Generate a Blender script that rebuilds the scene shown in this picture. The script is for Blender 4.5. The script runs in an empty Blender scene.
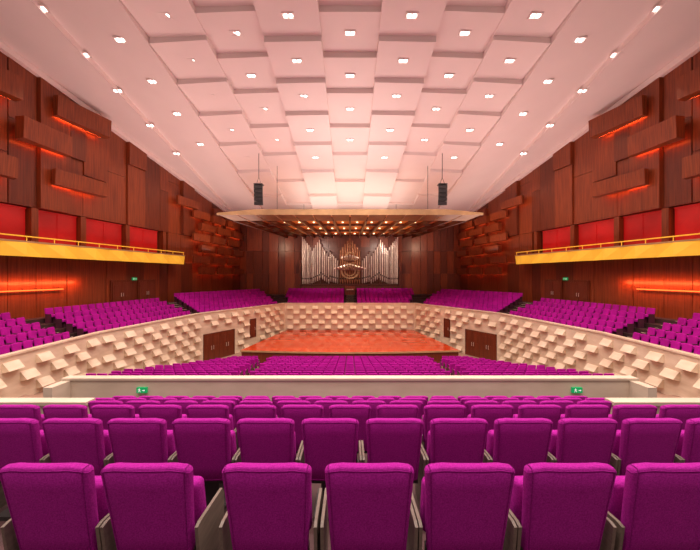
import bpy, math, random, bmesh
from mathutils import Vector, Matrix
random.seed(4)
scene=bpy.context.scene
COL=scene.collection
scene.view_settings.view_transform='Standard'

# ------------------------------------------------------------ materials
def mat(name,col,rough=0.6,metal=0.0,var=0.12,scale=6,stretch=(1,1,1),emit=None,es=0.0,bump=0.0,bscale=None,col2=None,spec=None):
    m=bpy.data.materials.new(name); m.use_nodes=True
    nt=m.node_tree; N=nt.nodes; L=nt.links
    b=N['Principled BSDF']
    b.inputs['Roughness'].default_value=rough; b.inputs['Metallic'].default_value=metal
    if spec is not None: b.inputs['Specular IOR Level'].default_value=spec
    tc=N.new('ShaderNodeTexCoord'); mp=N.new('ShaderNodeMapping'); mp.inputs['Scale'].default_value=stretch
    L.new(tc.outputs['Object'],mp.inputs['Vector'])
    nz=N.new('ShaderNodeTexNoise'); nz.inputs['Scale'].default_value=scale; nz.inputs['Detail'].default_value=4
    L.new(mp.outputs[0],nz.inputs['Vector'])
    r=N.new('ShaderNodeValToRGB')
    c2=col2 if col2 else tuple(min(1,c*(1+var)) for c in col)
    c1=col if col2 else tuple(c*(1-var) for c in col)
    r.color_ramp.elements[0].position=0.3; r.color_ramp.elements[1].position=0.7
    r.color_ramp.elements[0].color=(*c1,1); r.color_ramp.elements[1].color=(*c2,1)
    L.new(nz.outputs['Fac'],r.inputs[0]); L.new(r.outputs[0],b.inputs['Base Color'])
    if emit:
        b.inputs['Emission Color'].default_value=(*emit,1); b.inputs['Emission Strength'].default_value=es
    if bump:
        n2=N.new('ShaderNodeTexNoise'); n2.inputs['Scale'].default_value=bscale or scale*8
        L.new(mp.outputs[0],n2.inputs['Vector'])
        bp=N.new('ShaderNodeBump'); bp.inputs['Strength'].default_value=bump; bp.inputs['Distance'].default_value=0.01
        L.new(n2.outputs['Fac'],bp.inputs['Height']); L.new(bp.outputs[0],b.inputs['Normal'])
    return m
M_fab=mat('magenta_fabric',(0.30,0.005,0.215),0.85,scale=110,col2=(0.50,0.020,0.37),bump=0.9,bscale=260,spec=0.15)
M_fab2=mat('magenta_fabric_plain',(0.42,0.008,0.29),0.9,var=0.2,scale=1.5,spec=0.12)
M_arm=mat('taupe_wood',(0.15,0.115,0.09),0.45,var=0.2,scale=6,stretch=(8,1,8))
M_arm2=mat('dark_plum_wood',(0.10,0.025,0.05),0.5,var=0.2,scale=3)
M_dark=mat('dark_metal',(0.03,0.025,0.025),0.5)
M_carpet=mat('dark_floor',(0.055,0.020,0.020),0.7,var=0.25,scale=3)
M_wood=mat('red_brown_wood',(0.15,0.027,0.008),0.33,scale=2.2,stretch=(6,6,0.25),col2=(0.29,0.060,0.017))
M_wood2=mat('dark_brown_wood',(0.09,0.017,0.006),0.33,scale=2.2,stretch=(6,6,0.25),col2=(0.18,0.036,0.012))
M_wood3=mat('very_dark_wood',(0.08,0.018,0.008),0.4,scale=2.2,stretch=(6,6,0.25),col2=(0.14,0.03,0.011))
M_door=mat('door_wood',(0.12,0.022,0.009),0.35,scale=2,stretch=(6,6,0.3),col2=(0.19,0.040,0.015))
M_cream=mat('cream_travertine',(0.68,0.53,0.37),0.5,scale=1.2,stretch=(1,1,3),col2=(0.83,0.69,0.52))
M_par=mat('beige_stone',(0.56,0.46,0.35),0.5,scale=1.2,stretch=(1,1,3),col2=(0.66,0.56,0.44))
M_plast=mat('ceiling_plaster',(0.85,0.72,0.68),0.7,var=0.02,scale=0.5)
M_stall=mat('stalls_floor',(0.34,0.21,0.15),0.5,var=0.12,scale=1)
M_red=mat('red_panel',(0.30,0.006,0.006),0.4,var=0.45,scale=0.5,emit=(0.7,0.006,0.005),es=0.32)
M_yel=mat('golden_panel_lamplit',(0.85,0.48,0.05),0.35,var=0.08,scale=1,emit=(1.0,0.52,0.04),es=0.42)  # weak emission paints in the yellow lamplight falling on the balcony
M_lamp=mat('lamp_glow',(1,0.95,0.88),0.4,emit=(1,0.95,0.86),es=7)
M_lframe=mat('lamp_frame',(0.86,0.74,0.70),0.5,var=0.02)
M_led=mat('red_led',(1,0.2,0.05),0.4,emit=(1,0.11,0.02),es=20)
M_led2=mat('red_led_soft',(1,0.2,0.05),0.4,emit=(1,0.13,0.03),es=7)
M_ledb=mat('red_led_bright',(1,0.2,0.05),0.4,emit=(1,0.16,0.03),es=1.6)
M_warm=mat('warm_lamp',(1,0.7,0.4),0.4,emit=(1,0.66,0.36),es=4.5)
M_can=mat('canopy_tan',(0.50,0.31,0.15),0.4,var=0.15,scale=1)
M_can2=mat('canopy_brown',(0.26,0.12,0.05),0.4,var=0.2,scale=1)
M_canu=mat('canopy_underside',(0.62,0.20,0.05),0.4,var=0.3,scale=0.8)
M_pipe=mat('organ_pipe_metal',(0.84,0.70,0.60),0.3,metal=0.3,var=0.1,scale=2)
M_pipe2=mat('organ_pipe_darker',(0.58,0.46,0.39),0.3,metal=0.3,var=0.15,scale=2)  # darker silver tone, varied from pipe to pipe
M_cop=mat('copper_pipe',(0.42,0.17,0.08),0.35,metal=0.3,var=0.2,scale=3)
M_green=mat('exit_green',(0.0,0.30,0.09),0.4,emit=(0.0,0.6,0.18),es=0.3)
M_white=mat('white_pictogram',(0.9,0.95,0.9),0.4,emit=(0.9,1,0.9),es=0.4)

def stage_mat():
    m=bpy.data.materials.new('stage_floor_planks'); m.use_nodes=True
    N=m.node_tree.nodes; L=m.node_tree.links; b=N['Principled BSDF']
    tc=N.new('ShaderNodeTexCoord')
    br=N.new('ShaderNodeTexBrick'); br.inputs['Scale'].default_value=1
    br.inputs['Color1'].default_value=(0.60,0.065,0.014,1); br.inputs['Color2'].default_value=(0.46,0.045,0.010,1)
    br.inputs['Mortar'].default_value=(0.28,0.025,0.008,1); br.inputs['Mortar Size'].default_value=0.008
    br.inputs['Brick Width'].default_value=4; br.inputs['Row Height'].default_value=0.6
    L.new(tc.outputs['Object'],br.inputs['Vector']); L.new(br.outputs['Color'],b.inputs['Base Color'])
    nz=N.new('ShaderNodeTexNoise'); nz.inputs['Scale'].default_value=0.6; nz.inputs['Detail'].default_value=4
    L.new(tc.outputs['Object'],nz.inputs['Vector'])
    mr=N.new('ShaderNodeMapRange'); mr.inputs['To Min'].default_value=0.03; mr.inputs['To Max'].default_value=0.22
    L.new(nz.outputs['Fac'],mr.inputs['Value']); L.new(mr.outputs[0],b.inputs['Roughness'])
    b.inputs['Specular IOR Level'].default_value=0.8
    return m
M_stage=stage_mat()

# ------------------------------------------------------------ mesh helper
class MB:
    def __init__(s): s.v=[]; s.f=[]; s.m=[]
    def add(s,vs,fs,mi=0):
        o=len(s.v); s.v+= [tuple(v) for v in vs]; s.f+=[tuple(i+o for i in f) for f in fs]; s.m+=[mi]*len(fs)
    def box(s,c,h,mi=0,M=None):
        vs=[Vector((c[0]+h[0]*a,c[1]+h[1]*b,c[2]+h[2]*d)) for d in(-1,1) for b in(-1,1) for a in(-1,1)]
        if M: vs=[M@v for v in vs]
        s.add(vs,[(0,2,3,1),(4,5,7,6),(0,1,5,4),(2,6,7,3),(0,4,6,2),(1,3,7,5)],mi)
    def hexa(s,b,t,mi=0):
        s.add(list(b)+list(t),[(3,2,1,0),(4,5,6,7),(0,1,5,4),(1,2,6,5),(2,3,7,6),(3,0,4,7)],mi)
    def prism(s,poly,z0,z1,mi=0):
        n=len(poly)
        vs=[(p[0],p[1],z0) for p in poly]+[(p[0],p[1],z1) for p in poly]
        s.add(vs,[tuple(range(n-1,-1,-1)),tuple(range(n,2*n))]+[(i,(i+1)%n,n+(i+1)%n,n+i) for i in range(n)],mi)
    def cyl(s,p0,p1,r0,r1,n=12,mi=0):
        p0=Vector(p0);p1=Vector(p1);d=(p1-p0).normalized()
        a=d.orthogonal().normalized(); b=d.cross(a)
        vs=[]
        for p,r in((p0,r0),(p1,r1)):
            for i in range(n):
                t=2*math.pi*i/n; vs.append(p+(a*math.cos(t)+b*math.sin(t))*r)
        s.add(vs,[tuple(range(n-1,-1,-1)),tuple(range(n,2*n))]+[(i,(i+1)%n,n+(i+1)%n,n+i) for i in range(n)],mi)
    def merge(s,o,M):
        k=len(s.v); s.v+=[tuple(M@Vector(v)) for v in o.v]; s.f+=[tuple(i+k for i in f) for f in o.f]; s.m+=o.m
    def obj(s,name,mats,parent=None,smooth=False,**p):
        me=bpy.data.meshes.new(name); me.from_pydata(s.v,[],s.f)
        for m in (mats if isinstance(mats,(list,tuple)) else [mats]): me.materials.append(m)
        me.polygons.foreach_set('material_index',s.m)
        if smooth: me.polygons.foreach_set('use_smooth',[True]*len(s.f))
        me.update()
        bm=bmesh.new(); bm.from_mesh(me); bmesh.ops.recalc_face_normals(bm,faces=bm.faces); bm.to_mesh(me); bm.free()
        o=bpy.data.objects.new(name,me); COL.objects.link(o)
        if parent: o.parent=parent
        for k,v in p.items(): o[k]=v
        return o
def empty(name,loc=(0,0,0),rot=0,**p):
    e=bpy.data.objects.new(name,None); e.empty_display_size=0.2; COL.objects.link(e); e.location=loc; e.rotation_euler[2]=rot
    for k,v in p.items(): e[k]=v
    return e
def copy_thing(o,loc,rot=0):
    n=o.copy(); COL.objects.link(n); n.location=loc; n.rotation_euler[2]=rot
    for c in list(o.children):
        k=c.copy(); COL.objects.link(k); k.parent=n
        for g in list(c.children):
            h=g.copy(); COL.objects.link(h); h.parent=k
    return n
def rbox(hx,hy,hz,r,deform=None,extra=0.0,nx=4,nz=4):
    def cs(h,n):
        a=[-h,-h+0.3*r,-h+0.65*r,-h+r]
        if extra and h>0.15: a+=[-h+extra-0.007,-h+extra,-h+extra+0.007]
        b=[-x for x in reversed(a)]
        e=abs(a[-1]); mid=[-e+2*e*(i+1)/(n+1) for i in range(n)]
        return a+mid+b
    X,Z=cs(hx,nx),cs(hz,nz)
    Y=[-hy,-hy+.3*r,-hy+.65*r,0,hy-.65*r,hy-.3*r,hy]
    mb=MB(); idx={}
    def V(i,j,k):
        key=(i,j,k)
        if key in idx: return idx[key]
        p=Vector((X[i],Y[j],Z[k]))
        q=Vector((max(-hx+r,min(hx-r,p.x)),max(-hy+r,min(hy-r,p.y)),max(-hz+r,min(hz-r,p.z))))
        d=p-q
        out=q+d.normalized()*r if d.length>1e-7 else p
        if extra and j==0:
            if (abs(abs(X[i])-(hx-extra))<1e-4 and abs(Z[k])<=hz-extra+1e-4) or (abs(abs(Z[k])-(hz-extra))<1e-4 and abs(X[i])<=hx-extra+1e-4): out.y+=0.005
        if deform: out=deform(out)
        idx[key]=len(mb.v); mb.v.append(tuple(out)); return idx[key]
    nX,nY,nZ=len(X)-1,len(Y)-1,len(Z)-1
    def F(a,b,c,d): mb.f.append((a,b,c,d)); mb.m.append(0)
    for i in range(nX):
        for k in range(nZ):
            F(V(i,0,k),V(i+1,0,k),V(i+1,0,k+1),V(i,0,k+1)); F(V(i,nY,k),V(i,nY,k+1),V(i+1,nY,k+1),V(i+1,nY,k))
        for j in range(nY):
            F(V(i,j,0),V(i,j+1,0),V(i+1,j+1,0),V(i+1,j,0)); F(V(i,j,nZ),V(i+1,j,nZ),V(i+1,j+1,nZ),V(i,j+1,nZ))
    for j in range(nY):
        for k in range(nZ):
            F(V(0,j,k),V(0,j,k+1),V(0,j+1,k+1),V(0,j+1,k)); F(V(nX,j,k),V(nX,j+1,k),V(nX,j+1,k+1),V(nX,j,k+1))
    return mb

# ------------------------------------------------------------ camera
cam=bpy.data.cameras.new('camera'); cam.lens=16; cam.sensor_width=36; cam.clip_end=300; cam.clip_start=0.05
co=bpy.data.objects.new('camera',cam); COL.objects.link(co); co.rotation_euler=(math.pi/2,0,0); scene.camera=co

cz=lambda d: 17.9-0.204*d
WX=lambda d: 24.27-0.1634*d
def stz(d):
    if d<=27.5: return -(5.8+0.175*(d-15))
    return -8.3

# ------------------------------------------------------------ near seats
def near_seat():
    e=empty('auditorium_seat',label='magenta upholstered auditorium seat with taupe wooden armrests',category='seat',group='magenta seats in the raised rear rows')
    zc=0.675
    def df(p):
        z=p.z+zc; t=(p.z+0.325)/0.65
        x=p.x*(0.885+0.135*t)
        # rounded upper corners
        z-=0.035*max(0,(abs(p.x)-0.17)/0.10)**2*(1 if t>0.5 else 0)*max(0,(t-.5)*2)
        return Vector((x,p.y+0.24*x*x-math.tan(math.radians(10))*(z-1.0),z))
    rbox(0.268,0.034,0.325,0.026,df,extra=0.030,nx=6,nz=4).obj('backrest',M_fab,e,True)
    def dc(p):
        return Vector((p.x,p.y+0.25-0.18*p.z,p.z+0.58))
    rbox(0.245,0.055,0.20,0.045,dc,nx=4,nz=3).obj('seat_cushion',M_fab,e,True)
    for s in(-1,1):
        a=MB()
        prof=[(0.08,0.0),(0.42,0.0),(0.44,0.10),(0.44,0.53),(0.41,0.58),(0.08,0.60),(0.04,0.59),(0.05,0.52),(0.08,0.3)]
        x0,x1=s*0.281,s*0.301
        n=len(prof)
        a.add([(x0,y,z) for y,z in prof]+[(x1,y,z) for y,z in prof],[tuple(range(n)),tuple(range(2*n-1,n-1,-1))]+[(i,n+i,n+(i+1)%n,(i+1)%n) for i in range(n)])
        a.obj('armrest',M_arm,e)
    l=MB(); l.box((0,0.30,0.17),(0.10,0.12,0.17)); l.box((0,0.25,0.02),(0.16,0.2,0.02)); l.box((0,0.14,0.36),(0.24,0.03,0.04))
    l.obj('pedestal',M_dark,e)
    return e
proto=near_seat()
rows=[(1.87,-2.14,[-1.846,-1.235,-0.505,0.118,0.728,1.338,1.97]),
      (2.92,-2.35,[-0.188+0.61*k for k in range(-5,7)]),
      (3.97,-2.66,[0.61*k for k in range(-7,8)]),
      (5.02,-3.03,[0.305+0.61*k for k in range(-7,7)]),
      (6.07,-3.40,[0.61*k for k in range(-8,9)]),
      (7.12,-3.77,[0.305+0.61*k for k in range(-9,9)])]
first=True; nnear=0
for d,z,xs in rows:
    for x in xs:
        nnear+=1
        if first: proto.location=(x,d,z); first=False
        else: copy_thing(proto,(x,d,z))
for i,(d,z,xs) in enumerate(rows):
    y0=d-0.35 if i else -3.0
    y1=rows[i+1][0]-0.35 if i<5 else 8.72
    hw_=8.6 if i<3 else 8.3
    m=MB(); m.box((0,(y0+y1)/2,(z-6.5)/2),(hw_,(y1-y0)/2,(z+6.5)/2)); m.obj('floor',M_carpet,kind='structure')

m=MB(); m.box((0,8.85,-4.0),(8.05,0.10,1.04)); m.box((0,8.85,-2.93),(8.1,0.13,0.03))
for s in(-1,1): m.box((s*7.97,8.5,-3.4),(0.12,0.30,0.43))
m.obj('parapet',M_par,label='low cream stone parapet wall with a narrow coping',category='parapet')
for s in(-1,1):
    m=MB(); m.box((s*6.5,5.4,-2.64),(1.95,0.07,0.43)); m.box((s*6.5,5.4,-2.20),(2.0,0.10,0.03))
    m.obj('parapet',M_par,label='short cream stone wall beside the raised seats',category='parapet')

def exit_sign(loc,w,h,lab,rot=0):
    e=empty('exit_sign',loc,rot,label=lab,category='exit sign')
    m=MB(); m.box((0,0,0),(w/2,0.03,h/2)); m.obj('sign_body',M_green,e)
    y=-0.036
    u=h/10
    def mk(nm,o,polys):
        p=MB()
        for pts in polys: p.add([(o+a*u,y,b*u) for a,b in pts],[tuple(range(len(pts)))])
        p.obj(nm,M_white,e)
    mk('pictogram',-w*0.2,[[(-0.7,2.6),(0.7,2.6),(0.7,3.8),(-0.7,3.8)],[(-1,-0.6),(0.8,-0.4),(0.6,2.6),(-1.2,2.6)],
      [(-0.9,-0.5),(0.1,-0.5),(-1.8,-3.6),(-2.8,-3.4)],[(0,-0.5),(0.9,-0.4),(2.4,-2.6),(1.6,-3.6)],[(0.6,2),(0.6,1),(2.4,0.4),(2.6,1.1)],[(-1.1,2),(-1.1,1.2),(-2.8,0.2),(-3.0,0.9)]])
    mk('arrow',w*0.22,[[(-2.6,-0.6),(0.4,-0.6),(0.4,0.6),(-2.6,0.6)],[(0.4,-2),(2.8,0),(0.4,2)]])
    return e
for x in(-5.82,6.35): exit_sign((x,8.71,-3.22),0.28,0.15,'small green emergency exit sign on the cream parapet')

# ------------------------------------------------------------ stalls floor, fascia, terraces
P=[(-14.9,7.0),(-15.7,19.5),(-14.1,29.2),(-8.3,39.6),(8.3,39.6),(14.1,29.2),(15.7,19.5),(14.9,7.0)]
def seg(i):
    a=Vector(P[i]); b=Vector(P[i+1]); d=(b-a); L=d.length; d=d/L; return a,b,d,Vector((-d.y,d.x)),L
def offset(o):
    out=[]
    for i in range(len(P)):
        if i==0: n=seg(0)[3]; out.append(Vector(P[0])+n*o); continue
        if i==len(P)-1: n=seg(i-1)[3]; out.append(Vector(P[i])+n*o); continue
        n1=seg(i-1)[3]; n2=seg(i)[3]; b=(n1+n2).normalized(); out.append(Vector(P[i])+b*(o/b.dot(n1)))
    return out
m=MB()
def fx(d):
    for i in range(3):
        a,b=P[i],P[i+1]
        if a[1]<=d<=b[1]:
            t=(d-a[1])/(b[1]-a[1]); return -(a[0]+(b[0]-a[0])*t)
    return 8.3
PR=0.95
ks=[9+PR*k for k in range(20)]
for k in ks[:-1]:
    z=stz(k+PR/2)
    m.prism([(-fx(k)-.1,k),(fx(k)+.1,k),(fx(k+PR)+.1,k+PR),(-fx(k+PR)-.1,k+PR)],-9.0,z)
kl=ks[-1]
m.prism([(-fx(kl)-.1,kl),(fx(kl)+.1,kl),(fx(29.2)+.1,29.2),(8.4,39.7),(-8.4,39.7),(-fx(29.2)-.1,29.2)],-9.0,-8.3)
m.obj('floor',M_stall,kind='structure')

# stage
st=empty('stage',(0,0,0),label='raised orange-red wooden concert platform with curved front',category='stage')
poly=[(-8.1,39.5),(-10.2,28.9)]+[(-10.2+20.4*t/16,28.9-0.7*math.sin(math.pi*t/16)) for t in range(1,16)]+[(10.2,28.9),(8.1,39.5)]
m=MB(); m.prism(poly,-7.06,-7.0,0); m.obj('stage_floor',M_stage,st)
m=MB(); cx,cy=0,34; m.prism([(cx+(p[0]-cx)*0.99,cy+(p[1]-cy)*0.985) for p in poly],-8.3,-7.06,0); m.obj('stage_base',M_door,st)
m=MB()
arc=poly[1:18]
for a,b in zip(arc[:-1],arc[1:]): m.hexa([(a[0],a[1]-.03,-7.14),(b[0],b[1]-.03,-7.14),(b[0],b[1]+.0,-7.14),(a[0],a[1]+.0,-7.14)],[(a[0],a[1]-.03,-6.99),(b[0],b[1]-.03,-6.99),(b[0],b[1],-6.99),(a[0],a[1],-6.99)])
m.obj('stage_nosing',M_can,st)

# fascia wall with rows of separate stone wedges
doorspans={2:[(0.35,4.0,-5.65),(6.1,7.0,-4.9)],4:[(11.9-4.0,11.9-0.35,-5.65),(11.9-7.0,11.9-6.1,-4.9)]}
TOP=-3.57
o1=offset(0.28)
for i in range(7):
    a,b,d,n,L=seg(i)
    m=MB()
    q0,q1=o1[i],o1[i+1]
    m.prism([(a.x,a.y),(b.x,b.y),(q1.x,q1.y),(q0.x,q0.y)],-8.4,TOP-0.09)
    ia=a-n*0.06; ib=b-n*0.06
    m.prism([(ia.x,ia.y),(ib.x,ib.y),(q1.x,q1.y),(q0.x,q0.y)],TOP-0.09,TOP)
    cw=0.80; nc=int((L-0.1)/cw); s0=(L-nc*cw)/2
    ch=0.62
    for r in range(8):
        zt=TOP-0.34-r*ch
        for c in range(nc):
            if (c+r)%2: continue
            sa=s0+c*cw+.04; sb=sa+cw-.08; zb=zt-ch*0.70
            mid=a+d*(sa+sb)/2
            lo=stz(mid.y)
            if i in(2,3,4): lo=-7.0 if i==3 else -8.3
            if zb<lo+0.05: continue
            if any(sa<de and sb>ds and zb<dt+0.1 for ds,de,dt in doorspans.get(i,[])): continue
            def W(s,z,o): p=a+d*s-n*o; return (p.x,p.y,z)
            k=0.32
            m.hexa([W(sa,zb,-.01),W(sb,zb,-.01),W(sb,zt,-.01),W(sa,zt,-.01)],[W(sa,zb+.08,k),W(sb,zb+.08,k),W(sb,zt,.05),W(sa,zt,.05)])
    m.obj('wall_fascia',M_cream,kind='structure')
def door(i,ds,de,z0,z1,leaves,lab):
    a,b,d,n,L=seg(i); c=a+d*(ds+de)/2-n*0.02
    e=empty('door',(c.x,c.y,z0),math.atan2(d.y,d.x),label=lab,category='door')
    w=(de-ds)/2; h=z1-z0
    f=MB(); f.box((0,0,h-.05),(w,.05,.05)); f.box((-w+.05,0,h/2),(.05,.05,h/2)); f.box((w-.05,0,h/2),(.05,.05,h/2)); f.obj('door_frame',M_wood2,e)
    for k in range(leaves):
        lw=(2*w-.2)/leaves; cxx=-w+.1+lw*(k+.5)
        g=MB(); g.box((cxx,0,h/2-.05),(lw/2-.015,.03,h/2-.06)); g.box((cxx,-.035,h*.72),(lw*.3,.01,h*.13)); g.box((cxx,-.035,h*.32),(lw*.3,.01,h*.2))
        lf=g.obj('door_leaf',M_door,e)
        hh=MB(); sx=(1 if k%2==0 else -1)*(lw/2-.12)
        hh.cyl((cxx+sx,-.09,h*.40),(cxx+sx,-.09,h*.54),.02,.02,8); hh.box((cxx+sx,-.06,h*.41),(.012,.03,.012)); hh.box((cxx+sx,-.06,h*.53),(.012,.03,.012)); hh.obj('door_handle',M_pipe,lf)
    return e
for i in(2,4):
    (s1,e1,t1),(s2,e2,t2)=doorspans[i]
    door(i,s1,e1,-8.3,t1,4,'wide set of red-brown wooden doors in the cream wall')
    door(i,s2,e2,-7.0,t2,1,'narrow dark wooden door beside the stage')

NR=6; PW=0.82
wallpts=[(-23.1,7.0),(-21.1,19.5),(-19.5,29.2),(-16.7,46.85),(16.7,46.85),(19.5,29.2),(21.1,19.5),(23.1,7.0)]
tz=lambda j:-4.3+0.29*j
for j in range(NR):
    A=offset(0.3+PW*j); B=offset(0.3+PW*(j+1)) if j<NR-1 else [Vector(w) for w in wallpts]
    m=MB()
    for i in range(7):
        m.prism([(A[i].x,A[i].y),(A[i+1].x,A[i+1].y),(B[i+1].x,B[i+1].y),(B[i].x,B[i].y)],-6.0,tz(j))
    m.obj('floor',M_carpet,kind='structure')

# ------------------------------------------------------------ far seats
def far_mb():
    m=MB()
    def cb(c,h,b,mi,lean=0):
        vs=[]
        X,Y,Z=h
        ring=[(-X+b,-Y),(X-b,-Y),(X,-Y+b),(X,Y-b),(X-b,Y),(-X+b,Y),(-X,Y-b),(-X,-Y+b)]
        zs=[(-Z,1.0),(Z-b,1.0),(Z,0.90)]
        for z,k in zs:
            for x,y in ring: vs.append((c[0]+x*k,c[1]+y*k-lean*(z+Z),c[2]+z))
        fs=[tuple(range(7,-1,-1)),tuple(range(16,24))]
        for r in range(2):
            for i in range(8): fs.append((r*8+i,r*8+(i+1)%8,r*8+8+(i+1)%8,r*8+8+i))
        m.add(vs,fs,mi)
    cb((0,0.0,0.64),(0.262,0.05,0.32),0.035,0,0.16)
    cb((0,0.25,0.47),(0.255,0.18,0.07),0.03,0)
    for s in(-1,1): m.box((s*0.275,0.18,0.30),(0.010,0.21,0.30),1)
    m.box((0,0.22,0.21),(0.08,0.1,0.21),1)
    return m
FM=far_mb()
places=[]
SP=0.575
for i in range(7):
    a,b,d,n,L=seg(i)
    for j in range(NR):
        o=0.3+PW*j+0.58
        k=int((L+6)/SP)
        for q in range(-4,k):
            s=0.31+q*SP
            s_lo=0; s_hi=L
            if i==3: s_lo=-o*0.3; s_hi=L+o*0.3
            if i==2: s_hi=L+o*0.3; s_lo=-o*0.1
            if i==4: s_lo=-o*0.3; s_hi=L+o*0.1
            if s<s_lo+0.3 or s>s_hi-0.3 : continue
            if i==1 : ok=(0.3<s<L-0.3)
            elif i==5: ok=(0.3<s<L-0.3)
            elif i==0: ok=s<L-1.0
            elif i==6: ok=s>1.0
            elif i==2: ok=s>0.8 and s<s_hi-0.7
            elif i==4: ok=s<L-0.8 and s>s_lo+0.7
            else: ok=abs(s-L/2)>0.85 and s>s_lo+0.7 and s<s_hi-0.7
            if not ok: continue
            p=a+d*s+n*o
            if abs(p.x)>WX(p.y)-0.50: continue
            rot=math.atan2(d.y,d.x)+math.pi
            rr_={0:.14,6:.14,1:.10,5:.10}.get(i,0)
            if i<3: rot+=rr_
            if i>3: rot-=rr_
            places.append((p.x,p.y,tz(j),rot))
for kk in ks[4:-1]:
    d=kk+0.33; z=stz(kk+PR/2)
    lim=min(0.87*d,14.0-(d-14)*0.33); ai=5.4+(d-15)*0.16
    nq=int(lim/SP)+1
    for q in range(-nq,nq+1):
        x=q*SP
        if abs(x)>lim or abs(abs(x)-ai)<0.5: continue
        places.append((x,d,z,0.0))
def inview(p): return p[1]>0.5 and abs(p[0]/p[1]*311)<362
places=[p for p in places if inview(p)]
places.sort(key=lambda p:p[0]**2+p[1]**2+p[2]**2)
NI=300-nnear
fo=FM.obj('auditorium_seat',[M_fab2,M_arm2]); fo['category']='seat'
for idx,(x,y,z,r) in enumerate(places[:NI]):
    o=fo if idx==0 else fo.copy()
    if idx: COL.objects.link(o)
    o.location=(x,y,z); o.rotation_euler[2]=r
    if abs(r)<0.01: o['label']='magenta seat in the sunken stalls facing the stage'; o['group']='magenta seats in the stalls'
    else: o['label']='magenta seat on the side terrace above the cream wall'; o['group']='magenta seats on the side terraces'
m=MB()
for x,y,z,r in places[NI:]: m.merge(FM,Matrix.Translation((x,y,z))@Matrix.Rotation(r,4,'Z'))
m.obj('auditorium_seats',[M_fab2,M_arm2],kind='stuff',label='rows of magenta seats around the stage and stalls',category='seats')

def steps(i,s,w,lab):
    a,b,d,n,L=seg(i); m=MB()
    for j in range(1,NR):
        o=0.3+PW*j; c=a+d*s+n*(o-0.17)
        M=Matrix.Translation((c.x,c.y,0))@Matrix.Rotation(math.atan2(d.y,d.x),4,'Z')
        m.box((0,0,tz(j-1)+.072),(w/2,.168,.072),0,M); m.box((0,-.15,tz(j-1)+.152),(w/2,.02,.008),1,M)
        m.box((0,.2,tz(j)+.008),(w/2,.02,.008),1,M)
    m.obj('aisle_steps',[M_carpet,M_cream],label=lab,category='steps')
steps(0,12.15,.8,'brown aisle steps with pale nosings between seat blocks')
steps(6,seg(6)[4]-12.15,.8,'brown aisle steps with pale nosings between seat blocks')
steps(2,0.1,0.8,'brown aisle steps with pale nosings between seat blocks')
steps(4,seg(4)[4]-0.1,0.8,'brown aisle steps with pale nosings between seat blocks')
steps(3,seg(3)[4]/2,1.0,'brown aisle steps in the choir seating')

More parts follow.
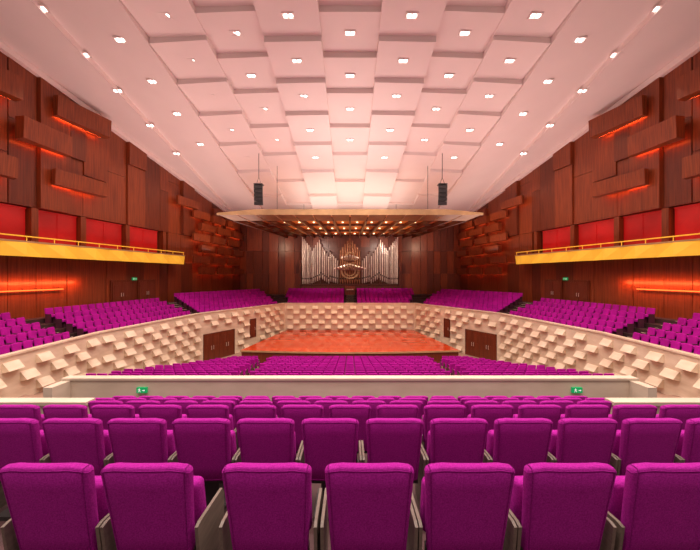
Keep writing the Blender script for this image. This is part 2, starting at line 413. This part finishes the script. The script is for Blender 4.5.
# ------------------------------------------------------------ side walls
ang=math.atan(0.1634)
def wallM(s,d,z):
    if s<0: R=Matrix(((math.cos(ang),math.sin(ang),0,0),(-math.sin(ang),math.cos(ang),0,0),(0,0,1,0),(0,0,0,1)))
    else:   R=Matrix(((-math.cos(ang),-math.sin(ang),0,0),(-math.sin(ang),math.cos(ang),0,0),(0,0,1,0),(0,0,0,1)))
    return Matrix.Translation((s*WX(d),d,z))@R
CA=math.cos(ang)
for s in(-1,1):
    random.seed(11)
    m=MB()
    d=5.0
    m.hexa([(s*(WX(5)+.5),5,-3.3),(s*(WX(47.3)+.5),47.3,-3.3),(s*(WX(47.3)+.9),47.3,-3.3),(s*(WX(5)+.9),5,-3.3)],
           [(s*(WX(5)+.5),5,cz(5)+.6),(s*(WX(47.3)+.5),47.3,cz(47.3)+.6),(s*(WX(47.3)+.9),47.3,cz(47.3)+.6),(s*(WX(5)+.9),5,cz(5)+.6)],1)
    while d<47:
        w=random.choice([1.1,1.5,1.9]); e=min(47.2,d+w)
        mid_=random.choice([7.6,9.8,8.6,20])
        breaks=[-3.2,1.35,4.45,mid_,20]
        for q in range(4):
            z0=breaks[q]; z1=breaks[q+1]
            if q==1 and 14<(d+e)/2<32.6: continue
            top=cz((d+e)/2)+0.35
            if z0>=top-.3: break
            z1=min(z1,top)
            pr=random.choice([0,0.05,0.14,0.30]) if q>=2 else random.choice([0,0.03])
            mi=random.choice([0,0,1])
            g=0.015
            b0=[(s*(WX(d+g)-pr),d+g),(s*(WX(e-g)-pr),e-g),(s*(WX(e-g)+.5),e-g),(s*(WX(d+g)+.5),d+g)]
            m.hexa([(x,y,z0+g) for x,y in b0],[(x,y,z1-g) for x,y in b0],mi)
        d=e
    m.obj('wall_left' if s<0 else 'wall_right',[M_wood,M_wood2],kind='structure')
    for d0,d1 in((14.2,17.0),(17.6,20.3),(20.9,23.5),(24.0,27.3),(27.9,31.3)):
        M=wallM(s,(d0+d1)/2,0); m=MB(); L=(d1-d0)/CA/2
        m.box((-.35,0,2.9),(.06,L,1.45),0,M); m.box((-.26,0,4.36),(.05,L,.04),0,M); m.box((-.27,0,2.9),(.02,.03,1.4),0,M)
        m.obj('wall_panel',M_red,label='glowing red panel recessed in the wood wall above the balcony',category='wall panel',group='red recessed wall panels')
    for dd in(17.3,20.6,23.75,27.6,31.9):
        M=wallM(s,dd,0); m=MB(); m.box((-.2,0,2.9),(.26,.2,1.53),0,M); m.obj('trim_pillar',M_wood,kind='structure')
    e=empty('side_balcony',(s*WX(24),24,1.3),label='long golden yellow folded balcony front on the wood wall',category='balcony')
    inv=Matrix.Translation((-s*WX(24),-24,-1.3))
    def bl(mb,nm,mt):
        mb.v=[tuple(inv@Vector(v)) for v in mb.v]; return mb.obj(nm,mt,e)
    m=MB(); M=wallM(s,22.6,0)
    Lh=10.9/CA
    m.box((0.45,0,1.34),(.5,Lh,.08),0,M); bl(m,'balcony_slab',M_wood)
    m=MB(); nseg=20
    for q in range(nseg):
        ya=-Lh+2*Lh*q/nseg; yb=-Lh+2*Lh*(q+1)/nseg
        pa=0.0 if q%2 else .30; pb=.30 if q%2 else 0.0
        vs=[(1.0+pb,ya,1.15),(1.0+pa,yb,1.15),(1.12+pa*.3,yb,2.0),(1.12+pb*.3,ya,2.0)]
        vo=[(.93,ya,1.15),(.93,yb,1.15),(.93,yb,2.0),(.93,ya,2.0)]
        m.hexa([M@Vector(v) for v in vs],[M@Vector(v) for v in vo])
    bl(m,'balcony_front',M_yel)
    m=MB(); m.box((1.02,0,2.06),(.16,Lh,.05),0,M); bl(m,'balcony_ledge',M_can)
    m=MB(); m.box((1.0,0,2.40),(.035,Lh,.035),0,M)
    for q in range(15): m.box((1.0,-Lh+.05+(2*Lh-.1)*q/14,2.24),(.015,.02,.14),0,M)
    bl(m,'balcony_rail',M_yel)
    m=MB(); M=wallM(s,17.5,0); m.box((.16,0,-1.0),(.03,4.8,.03),0,M); m.obj('light_strip',M_ledb,label='glowing red light strip along the wood wall',category='light')
    for dd in(26.9,29.6):
        M=wallM(s,dd,tz(5)); e2=empty('door',label='brown wooden double door at the back of the side terrace',category='door'); e2.matrix_world=M@Matrix.Rotation(math.pi/2,4,'Z')
        g=MB(); g.box((0,-.10,1.2),(1.0,.05,1.2)); g.obj('door_frame',M_wood2,e2)
        for k in(-1,1):
            g=MB(); g.box((k*.45,-.17,1.13),(.43,.025,1.1)); g.box((k*.45,-.2,1.6),(.28,.01,.4)); g.box((k*.45,-.2,.6),(.28,.01,.4)); lf=g.obj('door_leaf',M_door,e2)
            g=MB(); g.cyl((k*.1,-.24,1.0),(k*.1,-.24,1.3),.02,.02,8); g.box((k*.1,-.21,1.02),(.012,.03,.012)); g.box((k*.1,-.21,1.28),(.012,.03,.012)); g.obj('door_handle',M_pipe,lf)
    M=wallM(s,28.25,-.35)
    es=exit_sign((0,0,0),.5,.25,'small green exit sign above the terrace doors'); es.matrix_world=M@Matrix.Translation((.1,0,0))@Matrix.Rotation(math.pi/2,4,'Z')
    blocks=[(23.2,11.6,3.7,1.4,0,.7),(20.8,9.1,3.1,1.4,1,.7),(23.1,6.7,3.7,1.1,0,.6),(17.7,6.5,3.0,1.3,1,.65),(17.7,11.4,3.2,1.4,0,.65),
            (34.6,8.0,3.2,.9,0,.5)]
    rr=random.Random(5)
    for r in range(6):
        z=7.0-r*1.3
        for c in range(3):
            dd=36.9+c*3.5+(1.2 if r%2 else 0)
            if dd>45.2: continue
            blocks.append((dd,z,[2.7,3.0][(r+c)%2],.85,(r+c)%2,.5))
    for k,(bd,bz,bl_,bh,t,pp) in enumerate(blocks):
        M=wallM(s,bd,bz)
        L=bl_/2; H=bh/2; p0,p1=(pp,pp*.6) if t else (pp*.6,pp)
        e3=empty('wall_block',label='wedge-shaped wooden acoustic block on the wall, lit from behind',category='acoustic block',group='wooden acoustic wall blocks')
        e3.matrix_world=M
        m=MB(); B=.46; m.hexa([(B,-L,-H),(B+p0-.06,-L,-H+.05),(B+p1-.06,L,-H+.05),(B,L,-H)],[(B,-L,H),(B+p0,-L,H),(B+p1,L,H),(B,L,H)])
        m.box((.24,0,0),(.23,L*.5,H*.4))
        m.obj('block_body',M_wood,e3)
        m=MB(); m.box((.42,0,-H+.05),(.03,L*.88,.02)); m.obj('light_strip',M_led if bd<33 else M_led2,e3)

m=MB(); random.seed(3)
m.box((0,47.4,2.7),(17.2,.1,6.0),1)
x=-16.6
while x<16.6:
    w=random.choice([1.0,1.4]); e=min(16.6,x+w)
    for z0,z1 in((-3.0,0.2),(0.2,3.6),(3.6,8.6)):
        pr=random.choice([0,.06,.12]); m.box(((x+e)/2,47.1-pr/2,(z0+z1)/2),((e-x)/2-.02,.22+pr/2,(z1-z0)/2-.02),random.choice([0,1]))
    x=e
m.obj('wall_back',[M_wood2,M_wood],kind='structure')

# ------------------------------------------------------------ organ
OZ=tz(5)
og=empty('pipe_organ',(0,45.4,OZ),label='large pipe organ with silvery pipes and copper centre in wooden case',category='organ')
m=MB(); m.box((0,0.3,.7),(7.2,.7,.72)); m.box((0,0.3,1.46),(7.35,.8,.06)); m.box((-7.25,.3,3.2),(.1,.6,1.8)); m.box((7.25,.3,3.2),(.1,.6,1.8)); m.box((0,.95,4.2),(7.2,.06,2.8))
for k in range(12): m.box((-6.6+1.2*k,-.42,.72),(.5,.03,.5))
m.obj('organ_case',M_wood3,og)
def pipe(x,y,zb,top,r,mt):
    m=MB(); m.cyl((x,y,zb),(x,y,zb+.6),.04,r,12); m.cyl((x,y,zb+.6),(x,y,top),r,r,14); m.box((x,y-r*.95,zb+.78),(r*.6,.02,.12),1)
    m.obj('pipe',[mt,M_dark],og,False)
for s in(-1,1):
    for gi,(xa,xb,n,ta_,tb_,za,zb_) in enumerate(((5.75,6.95,6,6.9,8.4,1.55,1.55),(4.45,5.55,5,8.0,6.4,2.1,1.6),(3.1,4.25,5,5.6,7.4,1.6,2.4),(1.8,2.9,5,5.0,6.2,1.6,1.9))):
        for q in range(n):
            t=q/(n-1); x=s*(xa+(xb-xa)*t)
            pipe(x,0.1-.25*(1-abs(2*t-1)),za+(zb_-za)*t,ta_+(tb_-ta_)*t,.082,M_pipe2 if (q+gi)%3==0 else M_pipe)
    m=MB()
    for xx in(1.65,3.0,4.35,5.65): m.box((s*xx,.1,4.0),(.05,.25,2.5))
    m.obj('case_post',M_wood3,og)
for q in range(9):
    x=-1.4+.35*q; pipe(x,.25-.3*(1-abs(x)/1.6),1.55,8.3-abs(x)*1.3,.14,M_cop)
m=MB()
n=16
for k,(r0,zc_,yy) in enumerate(((1.35,3.4,-.30),(.85,3.4,-.40),(.7,5.6,-.25),(.4,7.2,-.2))):
    pts=[(r0*math.cos(2*math.pi*i/n),zc_+r0*.85*math.sin(2*math.pi*i/n)) for i in range(n)]
    pin=[(p[0]*.8,zc_+(p[1]-zc_)*.8) for p in pts]
    vs=[(a_,yy,b_) for a_,b_ in pts]+[(a_,yy,b_) for a_,b_ in pin]+[(a_,yy+.2,b_) for a_,b_ in pts]+[(a_,yy+.2,b_) for a_,b_ in pin]
    fs=[]
    for i in range(n):
        j=(i+1)%n; fs+=[(i,j,n+j,n+i),(2*n+i,3*n+i,3*n+j,2*n+j),(i,2*n+i,2*n+j,j),(n+i,n+j,3*n+j,3*n+i)]
    m.add(vs,fs)
m.obj('case_carving',M_can,og)
m=MB()
for q in range(11):
    t=(q-5)/5; m.cyl((t*.9,.0,3.6),(t*2.1,-1.6,3.8+.55*(1-abs(t))),.05,.14,10)
for q in range(7):
    t=(q-3)/3; m.cyl((t*.5,.0,4.9),(t*1.1,-1.4,5.3+.3*(1-abs(t))),.05,.13,10)
m.obj('trumpet_pipes',M_pipe,og)
oc=empty('organ_console',(0,44.60,OZ),label='small wooden organ console behind the choir seats',category='organ console')
m=MB(); m.box((0,0,.55),(.7,.20,.55)); m.box((0,.03,1.2),(.7,.16,.10)); m.obj('console_body',M_wood,oc)
m=MB(); m.box((0,-.30,.75),(.5,.09,.03)); m.box((0,-.27,.82),(.5,.06,.03)); m.obj('keyboard',M_cream,oc)

# ------------------------------------------------------------ ceiling
m=MB()
ys=[-8,0,8,16,24,32,40,47.2]
for a,b in zip(ys[:-1],ys[1:]):
    m.hexa([(-WX(a)-.3,a,cz(a)),(WX(a)+.3,a,cz(a)),(WX(b)+.3,b,cz(b)),(-WX(b)-.3,b,cz(b))],[(-WX(a)-.3,a,cz(a)+.5),(WX(a)+.3,a,cz(a)+.5),(WX(b)+.3,b,cz(b)+.5),(-WX(b)-.3,b,cz(b)+.5)])
R=[-6.2,-4.9,-3.6,-2.3,-1,.3,1.5,2.8,4,5.3,6.6,7.9,9.2,10.4,11.6,12.8,14.0,15.3,16.6,17.9,19.3,20.8,22.1,23.8,25.7,27.5,29.6,32,34.6,37.4,40.4,43.6,46.5]
base=R.index(16.6)
HW=11.55; CW=3.3
lights=[]
CE=.34
for k in range(-3,4):
    c=k*CW
    par=abs(k)%2
    xl,xr=c-CW/2,c+CW/2
    rows_=[i for i in range(len(R)) if ((i-base)%2==0)==(par==1)]
    ce=CE if par else 0.0
    for i in rows_:
        if i==0 or i==len(R)-1: continue
        a,b=R[i-1],R[i+1]
        if a<4: continue
        na,fa=.48+ce,.14+ce
        sl=.10*(k/3.0)
        Vn=[(xl,a,cz(a)-na+sl),(xr,a,cz(a)-na-sl)]
        Vf=[(xl,b,cz(b)-fa+min(0,sl)),(xr,b,cz(b)-fa-max(0,sl))]
        m.add(Vn+Vf,[(0,1,3,2)])
        m.add([Vn[0],Vn[1],(xr,a,cz(a)+.02),(xl,a,cz(a)+.02)],[(0,1,2,3)])
        m.add([Vf[0],Vf[1],(xr,b,cz(b)+.02),(xl,b,cz(b)+.02)],[(0,1,2,3)])
        m.add([Vn[0],Vf[0],(xl,b,cz(b)+.02),(xl,a,cz(a)+.02)],[(0,1,2,3)])
        m.add([Vn[1],Vf[1],(xr,b,cz(b)+.02),(xr,a,cz(a)+.02)],[(0,1,2,3)])
for i,r in enumerate(R):
    cs=[3.3+6.6*k for k in range(-3,3)] if (i-base)%2==0 else [6.6*k for k in range(-3,4)]
    for c in cs:
        if abs(c)<WX(r)-2.0: lights.append((c,r,abs(c)<HW))
for s in(-1,1):
    a,b=4.0,46.9
    for (p,dp,qa,qb,dq) in((HW+.02,1.0,16.4,16.4,.10),(16.4,.50,WX(a)+.2,WX(b)+.2,.04)):
        if qb<p:
            b2=(24.27-16.6)/.1634; bb=b2; qb=WX(bb)+.2
        else: bb=b
        m.add([(s*p,a,cz(a)-dp),(s*qa,a,cz(a)-dq),(s*qb,bb,cz(bb)-dq),(s*p,bb,cz(bb)-dp)],[(0,1,2,3)])
        m.add([(s*p,a,cz(a)-dp),(s*p,bb,cz(bb)-dp),(s*p,bb,cz(bb)+.02),(s*p,a,cz(a)+.02)],[(0,1,2,3)])
m.obj('ceiling',M_plast,kind='structure')
for s in(-1,1):
    m=MB(); m.hexa([(s*(WX(5)-.35),5,cz(5)-.5),(s*(WX(46.8)-.35),46.8,cz(46.8)-.5),(s*(WX(46.8)+.1),46.8,cz(46.8)-.5),(s*(WX(5)+.1),5,cz(5)-.5)],
           [(s*(WX(5)-.35),5,cz(5)-.1),(s*(WX(46.8)-.35),46.8,cz(46.8)-.1),(s*(WX(46.8)+.1),46.8,cz(46.8)-.1),(s*(WX(5)+.1),5,cz(5)-.1)])
    m.obj('trim_1' if s<0 else 'trim_2',M_plast,kind='structure')
dl=None
def cdrop(x,r):
    ax=abs(x)
    if ax<HW:
        k=round(x/CW); return .31+(CE if abs(k)%2 else 0)+.03
    if ax<16.4: return 1.0-(ax-HW)/(16.4-HW)*.9+.03
    return .31
for (x,r,inner) in lights:
    z=cz(r)-cdrop(x,r)
    if 15<r<31 and abs(x)<17:
        if dl is None:
            dl=empty('downlight',label='recessed rectangular ceiling downlight with two bright lamps',category='ceiling light',group='recessed ceiling downlights')
            f=MB()
            for (cx_,cy_,hx_,hy_) in((0,.17,.33,.03),(0,-.17,.33,.03),(-.30,0,.03,.17),(.30,0,.03,.17)): f.box((cx_,cy_,0),(hx_,hy_,.03))
            f.box((0,0,.04),(.30,.16,.02)); f.obj('lamp_frame',M_lframe,dl)
            for k in(-1,1):
                g=MB(); g.cyl((k*.14,0,.03),(k*.14,0,-.01),.11,.11,14); g.obj('lamp_bulb',M_lamp,dl)
            o=dl; o.location=(x,r,z)
        else: o=copy_thing(dl,(x,r,z))
        o.rotation_euler[0]=-0.08 if inner else -0.2
    if (r<33 and abs(x)<14):
        L=bpy.data.lights.new('spot','SPOT'); L.energy=430 if r>9 else 600; L.spot_size=math.radians(125); L.spot_blend=0.8; L.color=(1,0.82,0.74); L.shadow_soft_size=0.2
        lo=bpy.data.objects.new('spot',L); COL.objects.link(lo); lo.location=(x,r,z-.14)

# ------------------------------------------------------------ canopy
cp=empty('acoustic_canopy',(0,31,6.0),label='wide suspended wooden acoustic canopy with lit ribbed underside',category='canopy')
def CL(p): return (p[0],p[1]-31,p[2]-6.0)
def hw(d): return 13.3-(d-31)*0.45
def zu(d): return 5.72-(d-33)*.085
nseg=14
ez=lambda t: 6.20+(.36 if abs(t)<.72 else .36*(1-abs(t))/.28)
m=MB()
for q in range(nseg):
    ta=-1+2*q/nseg; tb=-1+2*(q+1)/nseg
    m.hexa([CL((13.3*ta,31,6.0)),CL((13.3*tb,31,6.0)),CL((13.3*tb,31.25,6.0)),CL((13.3*ta,31.25,6.0))],[CL((13.3*ta,31,ez(ta))),CL((13.3*tb,31,ez(tb))),CL((13.3*tb,31.25,ez(tb))),CL((13.3*ta,31.25,ez(ta)))])
m.obj('canopy_edge',M_can,cp)
m=MB()
for q in range(nseg):
    ta=-1+2*q/nseg+.006; tb=-1+2*(q+1)/nseg-.006
    h2=hw(33)
    m.hexa([CL((13.2*ta,31.05,6.0)),CL((13.2*tb,31.05,6.0)),CL((h2*tb,33,5.74)),CL((h2*ta,33,5.74))],[CL((13.2*ta,31.05,6.1)),CL((13.2*tb,31.05,6.1)),CL((h2*tb,33,5.84)),CL((h2*ta,33,5.84))])
m.obj('canopy_front_panels',M_can2,cp)
PZ=.45
m=MB()
m.hexa([CL((-hw(33),33.02,zu(33)+PZ)),CL((hw(33),33.02,zu(33)+PZ)),CL((hw(42),42,zu(42)+PZ)),CL((-hw(42),42,zu(42)+PZ))],[CL((-hw(33),33.02,zu(33)+PZ+.1)),CL((hw(33),33.02,zu(33)+PZ+.1)),CL((hw(42),42,zu(42)+PZ+.1)),CL((-hw(42),42,zu(42)+PZ+.1))])
m.obj('canopy_panels',M_canu,cp)
m=MB()
ds=[33.1,36.0,38.9,41.9]
for k,d in enumerate(ds):
    m.hexa([CL((-hw(d),d-.07,zu(d)+.20)),CL((hw(d),d-.07,zu(d)+.20)),CL((hw(d),d+.07,zu(d)+.20)),CL((-hw(d),d+.07,zu(d)+.20))],[CL((-hw(d),d-.07,zu(d)+PZ)),CL((hw(d),d-.07,zu(d)+PZ)),CL((hw(d),d+.07,zu(d)+PZ)),CL((-hw(d),d+.07,zu(d)+PZ))])
for q in range(15):
    t=-1+2*q/14
    a,b=33.1,41.9
    m.hexa([CL((hw(a)*t-.10,a,zu(a))),CL((hw(a)*t+.10,a,zu(a))),CL((hw(b)*t+.10,b,zu(b))),CL((hw(b)*t-.10,b,zu(b)))],[CL((hw(a)*t-.10,a,zu(a)+PZ)),CL((hw(a)*t+.10,a,zu(a)+PZ)),CL((hw(b)*t+.10,b,zu(b)+PZ)),CL((hw(b)*t-.10,b,zu(b)+PZ))])
m.obj('canopy_ribs',M_wood3,cp)
for k in (0,1,2):
    d=(ds[k]+ds[k+1])/2+.6
    for q in range(14):
        t=-1+2*(q+.5)/14
        lam=MB(); lam.cyl(CL((hw(d)*t,d,zu(d)+PZ-.01)),CL((hw(d)*t,d,zu(d)+PZ-.07)),.10,.12,10); lam.obj('canopy_lamp',M_warm,cp)
m=MB()
for x,y in((-7.4,31.6),(7.9,31.6),(-6,40.5),(6,40.5)): m.cyl(CL((x,y,6.1)),CL((x,y,cz(y)-.1)),.025,.025,6)
m.obj('canopy_cables',M_dark,cp)

for x in(-8.5,8.6):
    e=empty('line_array_speaker',(x,29.0,6.4),label='black line array loudspeaker hung from the ceiling on cables',category='speaker')
    for k in range(5):
        c=Matrix.Translation((0,.02*k*k*.4,1.75-.36*k))@Matrix.Rotation(math.radians(2.5*k),4,'X')
        m=MB(); b=[(-.40,-.25,-.165),(.40,-.25,-.165),(.30,.25,-.165),(-.30,.25,-.165)]
        m.hexa([c@Vector(v) for v in b],[c@Vector((v[0],v[1],.165)) for v in b]); m.box((0,-.26,0),(.12,.015,.14),0,c)
        m.obj('speaker_cabinet',M_dark,e)
    m=MB(); m.box((0,0,2.02),(.4,.3,.05)); m.cyl((-.25,0,2.0),(0,0,2.7),.02,.02,6); m.cyl((.25,0,2.0),(0,0,2.7),.02,.02,6); m.cyl((0,0,2.7),(0,0,cz(29)-6.4-.2),.03,.03,6); m.obj('rigging',M_dark,e)

# ------------------------------------------------------------ lights
def area(loc,rot,sx,sy,en,col):
    L=bpy.data.lights.new('area','AREA'); L.shape='RECTANGLE'; L.size=sx; L.size_y=sy; L.energy=en; L.color=col
    o=bpy.data.objects.new('area',L); COL.objects.link(o); o.location=loc; o.rotation_euler=rot
    return o
for s in(-1,1):  # unseen uplights, sides then centre, added to brighten the ceiling
    area((s*14,27,3.0),(math.pi,0,0),6,24,900,(1,0.76,0.68))
area((0,26,4.5),(math.pi,0,0),10,8,680,(1,0.84,0.77))
area((0,37,7.2),(math.pi,0,0),14,8,500,(1,0.88,0.80))
def spot(loc,tgt,en,size,col,r=.2):
    L=bpy.data.lights.new('spot','SPOT'); L.energy=en; L.spot_size=math.radians(size); L.spot_blend=.6; L.color=col; L.shadow_soft_size=r
    o=bpy.data.objects.new('spot',L); COL.objects.link(o); o.location=loc
    o.rotation_euler=(Vector(tgt)-Vector(loc)).to_track_quat('-Z','Y').to_euler()
for x in(-6,0,6): spot((x,35,4.9),(x,35,-7),1250,100,(1,.70,.46))
for x in(-4.5,4.5): spot((x,40,4.2),(x*.9,45.4,1.8),1100,95,(1,.80,.66))  # extra spots without fixtures, added to brighten the organ
for x in(-11,11): spot((x,41,4.5),(x,47,2.5),450,100,(1,.62,.40))
for x in(-5,0,5): area((x,37.3,5.22),(math.pi,0,0),4.5,7,70,(1,.58,.22))  # unseen upward fill added to light the canopy plate
for s in(-1,1):
    for d in(16,20,24,28,32,37,42): spot((s*(WX(d)-3.5),d,cz(d)-1.2),(s*WX(d),d+.5,4.0),210,95,(1,.60,.36))  # wall-wash spots added to warm and lift the wood walls
    M=wallM(s,18,0); p=M@Vector((.55,0,-.55))
    L=bpy.data.lights.new('area','AREA'); L.shape='RECTANGLE'; L.size=11; L.size_y=.12; L.energy=180; L.color=(1,.20,.05)
    o=bpy.data.objects.new('area',L); COL.objects.link(o)
    dirw=(M.to_3x3()@Vector((-1,0,-.55))).normalized(); yv=(M.to_3x3()@Vector((0,1,0))).normalized()
    zax=-dirw; xax=yv; yax=zax.cross(xax)
    o.matrix_world=Matrix.Translation(p)@Matrix((xax,yax,zax)).transposed().to_4x4()
w=bpy.data.worlds.new('world'); scene.world=w; w.use_nodes=True
w.node_tree.nodes['Background'].inputs[0].default_value=(1,0.74,0.70,1); w.node_tree.nodes['Background'].inputs[1].default_value=0.35
